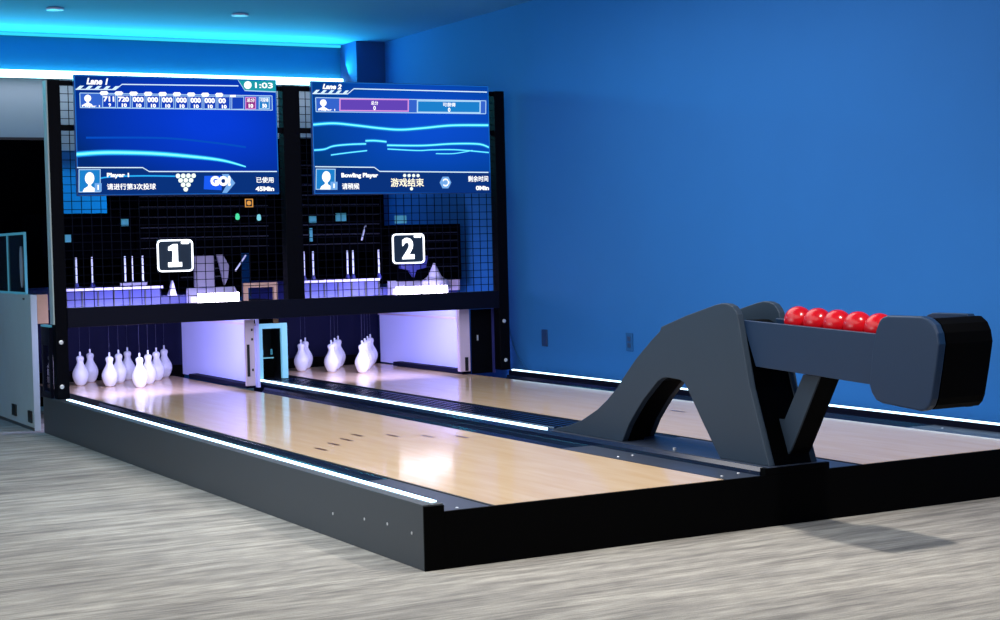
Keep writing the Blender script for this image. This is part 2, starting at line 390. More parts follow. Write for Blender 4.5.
# kickback of the far lane
k2 = thing('kickback_panel', 'violet lit side wall of the far pin pit, next to the dark access door', 'side panel', (3.1, 6.2, .13))
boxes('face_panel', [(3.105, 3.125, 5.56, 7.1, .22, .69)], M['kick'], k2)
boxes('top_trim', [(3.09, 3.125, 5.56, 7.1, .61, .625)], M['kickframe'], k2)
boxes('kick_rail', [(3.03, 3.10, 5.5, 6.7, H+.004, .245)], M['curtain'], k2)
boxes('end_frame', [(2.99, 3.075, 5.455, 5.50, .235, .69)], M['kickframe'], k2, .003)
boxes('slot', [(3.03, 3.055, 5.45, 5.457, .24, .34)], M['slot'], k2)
# dark access door at the right
ad = thing('access_door', 'narrow black access door between the far pin pit and the right post', 'door', (3.17, 5.45, .215))
boxes('door_leaf', [(3.082, 3.255, 5.448, 5.454, .215, .69)], M['rack'], ad, .003)
boxes('door_edge', [(3.256, 3.275, 5.440, 5.454, .215, .69)], M['bed'], ad)
boxes('handle', [(3.128, 3.136, 5.437, 5.448, .46, .50)], M['screw'], ad)
# ball exit box
bx = thing('ball_exit_box', 'small black ball exit box with glowing cyan frame between the pin pits', 'box', (1.66, 5.85, HR))
boxes('frame', [(1.546, 1.592, 5.80, 5.83, .243, .640), (1.736, 1.780, 5.80, 5.83, .243, .640), (1.592, 1.736, 5.80, 5.83, .604, .640)], M['cyanframe'], bx, .002)
boxes('casing', [(1.55, 1.562, 5.831, 6.10, .243, .638), (1.764, 1.776, 5.831, 6.10, .243, .638), (1.562, 1.764, 6.09, 6.10, .243, .638), (1.562, 1.764, 5.831, 6.09, .63, .638)], M['slot'], bx)
boxes('inner_flap', [(1.612, 1.708, 5.90, 5.915, .245, .385)], M['black'], bx)
boxes('flap_edge', [(1.613, 1.707, 5.893, 5.906, .385, .393)], M['cyanframe'], bx)
for x in (1.63, 1.70):
    boxes('guide_pin', [(x-.006, x+.006, 5.91, 5.92, .41, .45)], M['cyandim'], bx)
hb = thing('hinge_block', 'small dark hinge bar with tan ends under the cross beam above the cyan framed box', 'bracket', (1.48, 5.5, .655))
boxes('hinge_bar', [(1.402, 1.552, 5.48, 5.52, .656, .688)], M['rack'], hb)
boxes('hinge_end', [(1.553, 1.590, 5.475, 5.52, .655, .686)], M['tan'], hb)
boxes('hinge_end', [(1.378, 1.401, 5.475, 5.52, .655, .686)], M['tan'], hb)

# ------------------------------------------------------------------ pins
PIN = [(r*1.10, z) for r, z in [(.022, 0), (.027, .003), (.0345, .014), (.043, .032), (.050, .055), (.0525, .074), (.0515, .092), (.045, .113), (.035, .133), (.0265, .149), (.0215, .163), (.0205, .170), (.022, .180), (.025, .190), (.0252, .201), (.0215, .210), (.013, .2155), (.0075, .217)]]
def make_pin(x, y):
    t = thing('bowling_pin', '', 'bowling pin', (x, y, H))
    bm = bmesh.new(); lathe(bm, PIN, x, y, H, 28); obj('pin_body', bm, M['pin'], t, smooth=True)
    bm = bmesh.new(); lathe(bm, [(.0068, .2165), (.0068, .243), (.004, .246), (0, .246)], x, y, H, 12); obj('string_cap', bm, M['cap'], t)
    bm = bmesh.new(); tube(bm, [(x, y, H+.246), (x, y, .778)], .0007, 6); obj('string', bm, M['string'], t)
    return t
pos = [(0, 0, 'front pin at the point of the rack'),
       (-.152, .264, 'left pin of the two in the second row'), (.152, .264, 'right pin of the two in the second row'),
       (-.305, .528, 'left pin of the three in the third row'), (0, .528, 'middle pin of the three in the third row'), (.305, .528, 'right pin of the three in the third row'),
       (-.457, .79, 'leftmost pin of the four in the back row'), (-.152, .79, 'second pin from the left in the back row'), (.152, .79, 'third pin from the left in the back row'), (.457, .79, 'rightmost pin of the four in the back row')]
proto = None
for cx, cy, ln in ((A+LW/2, 6.21, 'near lane'), (C2+LW/2-.015, 6.24, 'far lane')):
    for dx, dy, w in pos:
        dx *= .935
        lab = 'white bowling pin on the %s, %s' % (ln, w)
        if proto is None:
            proto = make_pin(cx+dx, cy+dy); proto['label'] = lab; q = proto
        else: q = dup(proto, (cx+dx, cy+dy, H), lab)
        q['group'] = 'white pins set up on the %s' % ln

# ------------------------------------------------------------------ pinsetter machines
def machine(x0, label, second):
    t = thing('pinsetter_machine', label, 'machine', (x0+.75, 6.4, .78))
    X = lambda v: x0+v
    bw = .72 if not second else .60
    boxes('bed', [(X(.0), X(bw), 6.0, 7.1, .785, .925)], M['bed'], t, .003)
    boxes('bed_edge', [(X(0), X(bw+.01), 5.985, 6.0, .915, .932)], M['cover'], t)
    boxes('rear_bed', [(X(bw+.003), X(1.33), 6.12, 7.1, .785, .86)], M['bed'], t, .003)
    parts('bed_rib', [(X(.05+k*.11), X(.06+k*.11), 5.992, 6.0, .79, .91) for k in range(6)], M['slat'], t)
    if not second:
        hs = [(X(.66), X(1.72), 6.35, 7.1, 1.145, 2.0), (X(.0), X(.66), 6.4, 7.0, 1.145, 1.455)]
    else:
        hs = [(X(.0), X(.83), 6.35, 7.1, 1.145, 2.0), (X(.80), X(1.335), 6.05, 6.30, .90, 1.33)]
    parts('housing', hs, M['machine'], t, .006)
    boxes('back_plate', [(X(0), X(1.33 if second else 1.72), 7.101, 7.12, .80, 1.15)], M['machine'], t)
    sl = []
    for k in range(9):
        z = 1.19+k*.075
        if not second: sl.append((X(.69), X(1.66), 6.335, 6.352, z, z+.008))
        elif k < 9: sl.append((X(.03), X(.78), 6.335, 6.352, z, z+.010))
    if second:
        for z in (1.0, 1.07, 1.14, 1.2, 1.26): sl.append((X(.95), X(1.30), 6.04, 6.052, z, z+.008))
    else:
        for z in (.97, 1.03, 1.09): sl.append((X(1.06), X(1.42), 6.6, 6.61, z, z+.01))
    boxes('slat', sl, M['slat'], t)
    # bright vertical lift rods
    for dx in ((.135, .245, .475, .525, .60) if not second else (.018, .09, .365, .41, .62)):
        bm = bmesh.new(); tube(bm, [(X(dx), 6.02, .965), (X(dx), 6.02, 1.145)], .0065, 10)
        r = obj('lift_rod', bm, M['rod'], t)
        bm = bmesh.new(); lathe(bm, [(.016, .0), (.018, .018), (.012, .03), (.012, .042)], X(dx), 6.02, .927, 12); obj('rod_foot', bm, M['bed'], r)
    boxes('rod_rail', [(X(0), X(.75), 6.0, 6.04, 1.145, 1.17)], M['machine'], t)
    # sloped white cover flooded by the work light
    bm = bmesh.new(); cx0, cx1 = ((.94, 1.30) if not second else (.73, 1.16))
    prism_x(bm, [(6.02, .80), (6.02, .845), (6.11, .905), (6.115, .80)], X(cx0), X(cx1)); obj('sloped_cover', bm, M['cover'], t)
    parts('work_light', [(X(wx0), X(wx1), 5.52, 5.545, .815, z1) for wx0, wx1, z1 in ([(.83, 1.12, .878)] if not second else [(.53, .94, .872)])], M['work'], t)
    bm = bmesh.new()
    if not second:
        bm.free()
        boxes('bracket', [(X(.99), X(1.13), 6.05, 6.09, .91, 1.135), (X(.985), X(.995), 6.03, 6.05, .91, 1.14)], M['bracket'], t, .002)
        bm = bmesh.new(); prism_y(bm, [(X(1.15), 1.14), (X(1.19), 1.14), (X(1.235), 1.06), (X(1.225), .97), (X(1.20), .92)], 6.03, 6.06); obj('bracket_arm', bm, M['bracket'], t)
        fx = X(1.335)
        boxes('motor_frame', [(fx, fx+.255, 6.0, 6.03, .895, .93), (fx, fx+.03, 6.0, 6.03, .80, .895), (fx+.225, fx+.255, 6.0, 6.03, .80, .895)], M['tan'], t, .002)
        bm = bmesh.new(); prism_y(bm, [(X(.775), .86), (X(.795), .91), (X(.808), .965), (X(.822), .91), (X(.835), .86)], 6.0, 6.04); obj('guide_horn', bm, M['cover'], t)
        boxes('linkage', [(X(.43), X(.62), 5.99, 6.01, .94, .96)], M['bracket'], t)
    else:
        bm = bmesh.new(); lathe(bm, [(.115, 0), (.10, .07), (.055, .10), (.03, .15), (.008, .20), (0, .203)], X(1.075), 6.0, .83, 20); obj('hopper_cone', bm, M['cover'], t)
        prism = bmesh.new(); prism_y(prism, [(X(.79), 1.07), (X(1.02), 1.09), (X(1.0), 1.0), (X(.92), .985), (X(.90), .93), (X(.86), .985), (X(.79), 1.0)], 5.99, 6.03); obj('bracket', prism, M['bed'], t)
        boxes('side_block', [(X(1.18), X(1.29), 6.0, 6.04, .82, .90)], M['kickframe'], t)
    # slanted stay
    bm = bmesh.new()
    if not second: tube(bm, [(X(1.27), 6.0, 1.02), (X(1.36), 6.02, 1.13)], .006, 8)
    else: tube(bm, [(X(.475), 6.0, 1.22), (X(.52), 6.02, 1.33)], .006, 8)
    obj('stay_rod', bm, M['rod'], t)
    parts('indicator_window', ([(X(.07), X(.115), 6.385, 6.40, 1.22, 1.32), (X(.07), X(.12), 6.385, 6.40, 1.35, 1.40), (X(.16), X(.2), 6.385, 6.40, 1.25, 1.31), (X(.55), X(.60), 6.33, 6.35, 1.36, 1.41)] if not second else
          [(X(.02), X(.10), 6.33, 6.35, 1.35, 1.39), (X(.20), X(.26), 6.33, 6.35, 1.36, 1.41), (X(.42), X(.50), 6.33, 6.35, 1.37, 1.43), (X(.20), X(.22), 6.33, 6.35, 1.22, 1.32), (X(.78), X(.87), 6.04, 6.06, 1.34, 1.40)]), M['cyandim'], t)
    return t
machine(.205, 'black pin setting machine with bright rods behind the mesh, under the left screen', False)
machine(1.995, 'black pin setting machine with a white cone behind the mesh, under the right screen', True)
# little lamps on the first machine
t = thing('warning_sign', 'small orange outlined square warning sign below the left screen', 'sign', (1.344, 5.33, 1.457))
bm = bmesh.new()
def ring_rect(bm, x0, x1, z0, z1, w, y0, y1):
    box(bm, x0, x1, y0, y1, z0, z0+w); box(bm, x0, x1, y0, y1, z1-w, z1); box(bm, x0, x0+w, y0, y1, z0+w, z1-w); box(bm, x1-w, x1, y0, y1, z0+w, z1-w)
ring_rect(bm, 1.316, 1.372, 1.457, 1.513, .005, 5.320, 5.326); obj('sign_border', bm, M['orange'], t)
boxes('sign_plate', [(1.318, 1.370, 5.3261, 5.333, 1.459, 1.511)], M['slot'], t)
bm = bmesh.new(); lathe(bm, [(.015, 0), (.015, .004), (.011, .004), (.011, 0)], 0, 0, 0, 20)
bmesh.ops.rotate(bm, verts=bm.verts[:], matrix=Matrix.Rotation(PI/2, 3, 'X')); bmesh.ops.translate(bm, verts=bm.verts[:], vec=(1.344, 5.326, 1.485)); obj('sign_symbol', bm, M['orange'], t)
for x, z, m, lab in ((1.267, 1.372, 'green', 'green indicator lamp'), (1.420, 1.364, 'cyanl', 'pale cyan indicator lamp')):
    bm = bmesh.new(); lathe(bm, [(.0, 0), (.012, .004), (.015, .018), (.011, .040), (0, .045)], x, 5.345, z, 14)
    o = obj('indicator_lamp', bm, M[m], rk, smooth=True); o['label'] = lab
    boxes('lamp_base', [(x-.012, x+.012, 5.345, 5.384, z-.014, z+.002)], M['rack'], o)

# ------------------------------------------------------------------ scoring screens
def text_bm(body, size, bold=0.0, shear=0.0, align='LEFT', width=None):
    cu = bpy.data.curves.new('t', 'FONT'); cu.body = body; cu.size = size; cu.offset = bold; cu.shear = shear
    cu.align_x = align; cu.resolution_u = 3
    o = bpy.data.objects.new('t', cu); COL.objects.link(o)
    bpy.context.view_layer.update()
    me = bpy.data.meshes.new_from_object(o.evaluated_get(bpy.context.evaluated_depsgraph_get()))
    bm = bmesh.new(); bm.from_mesh(me); bpy.data.objects.remove(o); bpy.data.meshes.remove(me); bpy.data.curves.remove(cu)
    return bm
def fit_text(body, x0, x1, z0, z1, y, bold=0.0, shear=0.0):
    cjk = any(ord(c) > 255 for c in body)
    bm = text_bm(body, 1.0, .03 if len(body) == 1 else 0 if cjk else bold*1.5, shear)
    if cjk and len(body) > 1:                                  # heavier strokes: the same strokes laid again a hair to the side
        src = bm.verts[:]+bm.edges[:]+bm.faces[:]
        for dx, dy in ((.035, 0), (.0, .03), (.035, .03)):
            g = bmesh.ops.duplicate(bm, geom=src)
            bmesh.ops.translate(bm, verts=[e for e in g['geom'] if isinstance(e, bmesh.types.BMVert)], vec=(dx, dy, 0))
    xs = [v.co.x for v in bm.verts]; ys = [v.co.y for v in bm.verts]
    a, b, c, d = min(xs), max(xs), min(ys), max(ys)
    for v in bm.verts:
        v.co = Vector((x0+(v.co.x-a)/(b-a)*(x1-x0), y, z0+(v.co.y-c)/(d-c)*(z1-z0)))
    return bm

class Screen:
    """a flat screen whose layout is drawn in its own units: u right, v down"""
    def __init__(s, root, x0, x1, z0, z1, y, quad):
        s.r = root; s.x0, s.x1, s.z0, s.z1, s.y = x0, x1, z0, z1, y; s.q = quad
    def P(s, u, v):
        (ax, ay), (bx_, by), (cx, cy), (dx, dy) = s.q      # TL TR BR BL
        f, g = .5, .5
        for _ in range(12):
            px = (1-f)*(1-g)*ax+f*(1-g)*bx_+f*g*cx+(1-f)*g*dx; py = (1-f)*(1-g)*ay+f*(1-g)*by+f*g*cy+(1-f)*g*dy
            ex, ey = u-px, v-py
            ux, uy = (1-g)*(bx_-ax)+g*(cx-dx), (1-g)*(by-ay)+g*(cy-dy)
            vx, vy = (1-f)*(dx-ax)+f*(cx-bx_), (1-f)*(dy-ay)+f*(cy-by)
            det = ux*vy-uy*vx
            f += (ex*vy-ey*vx)/det; g += (ux*ey-uy*ex)/det
        return s.x0+f*(s.x1-s.x0), s.z1-g*(s.z1-s.z0)
    def poly(s, bm, pts, lay):
        bm.faces.new([bm.verts.new((s.P(u, v)[0], s.y-.0008*lay, s.P(u, v)[1])) for u, v in pts])
    def polys(s, name, lst, m, lay=1):
        bm = bmesh.new()
        for p in lst: s.poly(bm, p, lay)
        return obj(name, bm, M[m], s.r)
    def rect(s, u0, v0, u1, v1): return [(u0, v0), (u1, v0), (u1, v1), (u0, v1)]
    def outline(s, u0, v0, u1, v1, w):
        return [s.rect(u0, v0, u1, v0+w), s.rect(u0, v1-w, u1, v1), s.rect(u0, v0+w, u0+w, v1-w), s.rect(u1-w, v0+w, u1, v1-w)]
    def stroke(s, pts, w):
        out = []
        for i in range(len(pts)-1):
            (a, b), (c, d) = pts[i], pts[i+1]
            w0 = w[i] if isinstance(w, list) else w; w1 = w[i+1] if isinstance(w, list) else w
            if abs(d-b) <= abs(c-a)*1.5: out.append([(a, b-w0/2), (c, d-w1/2), (c, d+w1/2), (a, b+w0/2)])
            else: out.append([(a-w0/2, b), (a+w0/2, b), (c+w1/2, d), (c-w1/2, d)])
        return out
    def smooth(s, pts, n=8):
        out = []
        for i in range(len(pts)-1):
            p0, p1, p2, p3 = pts[max(i-1, 0)], pts[i], pts[i+1], pts[min(i+2, len(pts)-1)]
            for k in range(n):
                t = k/n
                out.append(tuple(.5*(2*p1[j]+(p2[j]-p0[j])*t+(2*p0[j]-5*p1[j]+4*p2[j]-p3[j])*t*t+(3*p1[j]-p0[j]-3*p2[j]+p3[j])*t**3) for j in (0, 1)))
        return out+[pts[-1]]
    def disc(s, u, v, r, n=14, ry=None): return [(u+r*math.cos(2*PI*k/n), v+(ry or r)*math.sin(2*PI*k/n)) for k in range(n)]
    def text(s, name, body, u0, v0, u1, v1, m, lay=4, bold=.02, shear=0.0):
        x0, zt = s.P(u0, v0); x1, _ = s.P(u1, v0); _, zb = s.P((u0+u1)/2, v1); _, zt = s.P((u0+u1)/2, v0)
        return obj(name, fit_text(body, x0, x1, zb, zt, s.y-.0008*lay, bold, shear), M[m], s.r)
    def person(s, name, u, v, w, h, m, lay=4):
        """player icon: head, neck and shoulders"""
        l = [s.disc(u+w*.5, v+h*.33, w*.30, 18, h*.31), s.rect(u+w*.40, v+h*.55, u+w*.60, v+h*.82),
             [(u+w*.05, v+h), (u+w*.15, v+h*.84), (u+w*.40, v+h*.72), (u+w*.60, v+h*.72), (u+w*.85, v+h*.84), (u+w*.95, v+h)]]
        for i, p in enumerate(l):
            pass
        bm = bmesh.new()
        for i, p in enumerate(l): s.poly(bm, p, lay+i*.3)
        return obj(name, bm, M[m], s.r)

def monitor(label, x0, x1, z0, z1, scr):
    t = thing('scoring_monitor', label, 'screen', ((x0+x1)/2, 5.33, z0))
    boxes('housing', [(x0, x1, 5.305, 5.334, z0, z1)], M['bezel'], t, .004)
    bm = bmesh.new(); b = .010
    v = [bm.verts.new(p) for p in ((x0+b, 5.3042, z0+b+.012), (x1-b, 5.3042, z0+b+.012), (x1-b, 5.3042, z1-b), (x0+b, 5.3042, z1-b))]
    bm.faces.new(v); obj('display', bm, M[scr], t)
    bm = bmesh.new(); ring_rect(bm, x0+.004, x1-.004, z0+.006, z1-.004, .005, 5.3028, 5.3050); obj('lit_border', bm, M['swfaint'], t)
    return t

QA = [(52, 55), (866, 80), (885, 545), (68, 540)]
X0, X1, Z0, Z1 = .178, 1.558, 1.541, 2.319
m1 = monitor('left wide scoring screen reading Lane 1, above the number 1 sign', X0, X1, Z0, Z1, 'screen1')
s = Screen(m1, X0, X1, Z0, Z1, 5.303, QA)
def FW(t): return ''.join(chr(ord(c)+0xFEE0) for c in t)
def header(s, title, u, du, v, vt):
    s.text('lane_title', title, u[0], v[0], u[1], v[1], 'white', 4, .03, .25)
def frame_common(s, line, hatch, bottom, barpoly):
    s.polys('status_bar', [barpoly], 'bar', 1)
    s.polys('frame_line', line, 'palew', 4); s.polys('frame_line', bottom, 'palew', 4)
    s.polys('hatch_stripe', hatch, 'palew', 4)
header(s, 'Lane 1', (100, 184), 0, (71, 97), 0)
hatch = [[(62+k*34+14, 101+k*.6), (62+k*34+30, 101+k*.6), (62+k*34+16, 114+k*.6), (62+k*34, 114+k*.6)] for k in range(5)]
frame_common(s, s.stroke([(60, 115), (212, 117), (238, 96), (706, 104)], 4), hatch,
             s.stroke([(66, 427), (320, 430), (346, 446), (872, 452)], 4), [(66, 428), (320, 430), (346, 446), (878, 452), (884, 538), (70, 535)])
s.polys('timer_badge', [[(707, 82), (862, 84), (864, 128), (734, 122)]], 'teal', 3)
s.polys('timer_badge_edge', s.stroke([(704, 80), (733, 123), (864, 129)], 4), 'paleb', 4)
s.polys('timer_icon', [s.disc(745, 101, 16)], 'white', 5)
s.text('timer_text', '1:03', 775, 91, 850, 114, 'white', 5, .015)
s.polys('score_row', [[(76, 130), (848, 145), (850, 203), (78, 188)]], 'rowc', 2)
s.polys('score_row_edge', s.stroke([(76, 130), (848, 145), (850, 203), (78, 188), (76, 130)], 3), 'paleb', 3)
sc = [('711', '9'), ('720', '10')]+[('000', '10')]*6+[('00', '10')]
for k in range(10):
    u = 163+k*57.3; dv = 136+k*1.15
    s.polys('score_cell', [s.rect(u, dv+2, u+50, dv+52)], 'cell', 4)
    s.polys('score_cell_edge', s.outline(u-1, dv+1, u+51, dv+53, 2.5), 'paleb', 5)
    s.polys('frame_tab', [[(u-12, dv-6), (u-6, dv-13), (u+16, dv-13), (u+22, dv-6), (u+16, dv+3), (u-6, dv+3)]] if k < 9 else [s.rect(u-8, dv-6, u+16, dv+3)], 'white', 6)
    if k < 9:
        s.text('score_digits', sc[k][0], u+2, dv+8, u+(44 if len(sc[k][0]) == 3 else 32), dv+29, 'white', 6, .03)
        s.text('score_digits', sc[k][1], u+16 if len(sc[k][1]) > 1 else u+22, dv+35, u+36 if len(sc[k][1]) > 1 else u+32, dv+50, 'white', 6, .03)
for u0, u1, c, ce, a, b in ((735, 780, 'pinkc', 'pinkl', '总分', '10'), (792, 838, 'cyanc', 'paleb', '可获得', '50')):
    s.polys('total_box', [s.rect(u0, 150, u1, 198)], c, 4); s.polys('total_box_edge', s.outline(u0, 149, u1, 199, 3.5), ce, 5)
    s.text('total_text', a, u0+6, 154, u1-6, 170, 'white', 6, .02); s.text('total_text', b, u0+14, 177, u1-12, 193, 'white', 6, .03)
s.person('player_icon', 84, 136, 44, 46, 'white', 4)
s.text('player_caption', 'Player 1', 84, 178, 152, 189, 'white', 6, .02)
sw = s.smooth([(64, 374), (180, 368), (350, 373), (500, 386), (640, 404), (740, 431)]); n = len(sw)
s.polys('light_swoosh', s.stroke(sw, [26*(1-.75*(i/n)**3) for i in range(n)]), 'swfaint', 1.2)
s.polys('light_swoosh', s.stroke(sw, [17*(1-.75*(i/n)**3) for i in range(n)]), 'swoosh', 1.6)
s.polys('light_swoosh', s.stroke(sw, [8*(1-.75*(i/n)**3) for i in range(n)]), 'swooshcore', 2)
sw = s.smooth([(100, 308), (400, 312), (600, 332), (740, 352)])
s.polys('light_swoosh', s.stroke(sw, 8), 'swdim', 1.2)
sw = s.smooth([(74, 498), (170, 468), (300, 463), (450, 466)])
s.polys('light_swoosh', s.stroke(sw, 8), 'swfaint', 2); s.polys('light_swoosh', s.stroke(sw, 3), 'swoosh', 2.4)
s.polys('portrait_box', [s.rect(74, 436, 153, 524)], 'cyanc', 3); s.polys('portrait_box_edge', s.outline(72, 434, 156, 526, 3), 'paleb', 4)
s.person('player_icon', 84, 444, 60, 80, 'white', 4.2)
s.polys('portrait_badge', [s.rect(133, 490, 160, 524)], 'arrow', 5.2); s.polys('portrait_badge_bar', [s.rect(144, 497, 149, 517)], 'white', 6)
s.text('player_name', 'Player 1', 180, 450, 266, 472, 'white', 5, .03)
s.text('prompt_text', '请进行第3次投球', 180, 493, 372, 518, 'white', 5, .012)
for p in [s.disc(461+21*k+10.5*r, 465+18*r, 9.5) for r in range(4) for k in range(4-r)]: s.polys('pin_dot', [p], 'greeny', 5)
s.polys('go_glow', [[(568, 466), (640, 466), (640, 525), (566, 520)]], 'blueglow', 3)
s.polys('go_arrow', [[(640, 460), (668, 460), (696, 497), (662, 536), (642, 536), (664, 497)]], 'arrow', 4)
s.text('go_text', 'GO!', 592, 467, 676, 508, 'white', 6, .05)
s.text('usage_text', '已使用', 784, 474, 857, 497, 'white', 5, .012)
s.text('usage_text', '45Min', 781, 512, 860, 531, 'white', 5, .03)

QB = [(122, 85), (832, 97), (848, 530), (138, 540)]
X0, X1, Z0, Z1 = 1.811, 3.202, 1.537, 2.319
m2 = monitor('right wide scoring screen reading Lane 2, above the number 2 sign', X0, X1, Z0, Z1, 'screen2')
s = Screen(m2, X0, X1, Z0, Z1, 5.303, QB)
header(s, 'Lane 2', (165, 238), 0, (97, 118), 0)
hatch = [[(130+k*28+12, 121+k*.3), (130+k*28+25, 121+k*.3), (130+k*28+13, 134+k*.3), (130+k*28, 134+k*.3)] for k in range(5)]
frame_common(s, s.stroke([(128, 136), (262, 136), (286, 115), (824, 123)], 4), hatch,
             s.stroke([(140, 428), (368, 429), (390, 445), (834, 446)], 4), [(138, 429), (368, 430), (390, 446), (842, 447), (846, 528), (142, 532)])
s.polys('score_row', [[(140, 152), (820, 158), (820, 210), (142, 208)]], 'rowc', 2)
s.polys('score_row_edge', s.stroke([(140, 152), (820, 158), (820, 210), (142, 208), (140, 152)], 3), 'paleb', 3)
for u0, u1, v0, c, ce, a, b in ((230, 503, 154, 'violet', 'pinkl', '总分', '0'), (535, 798, 158, 'cyanc', 'paleb', '可获得', '0')):
    s.polys('total_box', [s.rect(u0, v0, u1, v0+50)], c, 4); s.polys('total_box_edge', s.outline(u0, v0, u1, v0+51, 5), ce, 5)
    um = (u0+u1)/2; hw = 14 if len(a) == 2 else 26
    s.text('total_text', a, um-hw, v0+9, um+hw, v0+25, 'white', 6, .02); s.text('total_text', b, um-5, v0+29, um+5, v0+46, 'white', 6, .04)
s.person('player_icon', 148, 158, 42, 44, 'white', 4)
s.text('player_caption', 'Player 1', 150, 196, 214, 206, 'white', 6, .02)
def glowline(pts, w, n=8):
    p = s.smooth(pts, n)
    s.polys('light_wave', s.stroke(p, w*1.9), 'swfaint', 1.2); s.polys('light_wave', s.stroke(p, w), 'swoosh', 1.6); s.polys('light_wave', s.stroke(p, w*.45), 'swooshcore', 2)
glowline([(132, 260), (210, 254), (300, 262), (390, 272), (470, 277), (560, 270), (680, 258), (832, 256)], 10)
glowline([(136, 362), (175, 358), (210, 345), (270, 338), (336, 335)], 7)
glowline([(333, 323), (370, 322), (416, 326)], 8)
glowline([(418, 340), (560, 340), (680, 332), (790, 332), (835, 345)], 8)
glowline([(200, 381), (260, 372), (340, 362)], 5)
glowline([(420, 355), (540, 360), (600, 357), (700, 356), (835, 366)], 5)
glowline([(615, 372), (690, 371), (766, 358)], 4)
s.polys('portrait_box', [s.rect(145, 438, 216, 518)], 'cyanc', 3); s.polys('portrait_box_edge', s.outline(143, 436, 218, 520, 3), 'paleb', 4)
s.person('player_icon', 156, 444, 54, 74, 'white', 4.2)
s.polys('portrait_badge', [s.rect(199, 488, 226, 520)], 'arrow', 5.2); s.polys('portrait_badge_bar', [s.rect(210, 495, 215, 513)], 'white', 6)
s.text('player_name', 'Bowling Player', 240, 452, 383, 475, 'white', 5, .03)
s.text('prompt_text', '请稍候', 243, 493, 310, 518, 'white', 5, .02)
for p in [s.disc(489+18*k, 461, 6.5) for k in range(4)]+[s.disc(517, 514, 6.5)]: s.polys('pin_dot', [p], 'greeny', 4)
s.text('status_text', '游戏结束', 433, 472, 566, 506, 'yellowish', 5, .02)
s.polys('hexagon_icon', [s.disc(655, 488, 24, 6, 27)], 'arrow', 4)
s.polys('hexagon_arrow', s.stroke([(655+13*math.cos(a*.35-2.6), 488+13*math.sin(a*.35-2.6)) for a in range(15)], 6), 'white', 5)
s.text('remaining_text', '剩余时间', 748, 460, 832, 484, 'white', 5, .012)
s.text('remaining_text', '0Min', 781, 500, 836, 518, 'white', 5, .03)

# ------------------------------------------------------------------ lane number signs
def sign(x0, x1, z0, z1, digit, label):
    t = thing('lane_number_sign', label, 'sign', ((x0+x1)/2, 5.32, z0))
    boxes('backing', [(x0, x1, 5.305, 5.325, z0, z1)], M['signface'], t, .012)
    bm = bmesh.new(); r = .03; w = .013; n = 6
    w = .0095
    def rr(x0, x1, z0, z1, r):
        out = []
        for cx, cz, a0 in ((x1-r, z1-r, 0), (x0+r, z1-r, PI/2), (x0+r, z0+r, PI), (x1-r, z0+r, 3*PI/2)):
            for k in range(n+1): a = a0+PI/2*k/n; out.append((cx+r*math.cos(a), cz+r*math.sin(a)))
        return out
    o_, i_ = rr(x0, x1, z0, z1, r), rr(x0+w, x1-w, z0+w, z1-w, r-w)
    a = [bm.verts.new((x, 5.298, z)) for x, z in o_]; b = [bm.verts.new((x, 5.298, z)) for x, z in i_]
    a2 = [bm.verts.new((x, 5.306, z)) for x, z in o_]; b2 = [bm.verts.new((x, 5.306, z)) for x, z in i_]
    for k in range(len(a)):
        l = (k+1) % len(a)
        for q in ((a[k], a[l], b[l], b[k]), (a[k], a2[k], a2[l], a[l]), (b[k], b[l], b2[l], b2[k])): bm.faces.new(q)
    obj('lit_border', bm, M['signlit'], t)
    cx = (x0+x1)/2-.003; za, zb = z0+.032, z1-.030; bm = bmesh.new()
    if digit == '1':
        for q in ([(cx-.046, za), (cx+.046, za), (cx+.046, za+.030), (cx-.046, za+.030)],
                  [(cx-.018, za+.030), (cx+.020, za+.030), (cx+.020, zb), (cx-.010, zb)],
                  [(cx-.044, zb-.042), (cx-.042, zb-.018), (cx-.010, zb), (cx-.018, zb-.040)]):
            prism_y(bm, q, 5.297, 5.304)
        obj('digit', bm, M['signlit'], t)
    else:
        bm.free(); bm = text_bm('2', 1.0, .035)
        xs = [v.co.x for v in bm.verts]; ys = [v.co.y for v in bm.verts]
        for v in bm.verts:
            v.co = Vector((cx-.048+(v.co.x-min(xs))/(max(xs)-min(xs))*.096, 5.300, za+(v.co.y-min(ys))/(max(ys)-min(ys))*(zb-za)))
        obj('digit', bm, M['signlit'], t)
    bm = bmesh.new(); prism_y(bm, rr(x1-.080, x1-.026, z1-.030, z1-.012, .008), 5.296, 5.304); obj('corner_tag', bm, M['signlit'], t)
    boxes('mounting_bracket', [((x0+x1)/2-.02, (x0+x1)/2+.02, 5.3255, 5.334, z0+.05, z1-.05)], M['rack'], t)
sign(.690, .934, 1.036, 1.248, '1', 'lit square sign showing a white 1 on the mesh under the left screen')
sign(2.394, 2.646, 1.043, 1.256, '2', 'lit square sign showing a white 2 on the mesh under the right screen')

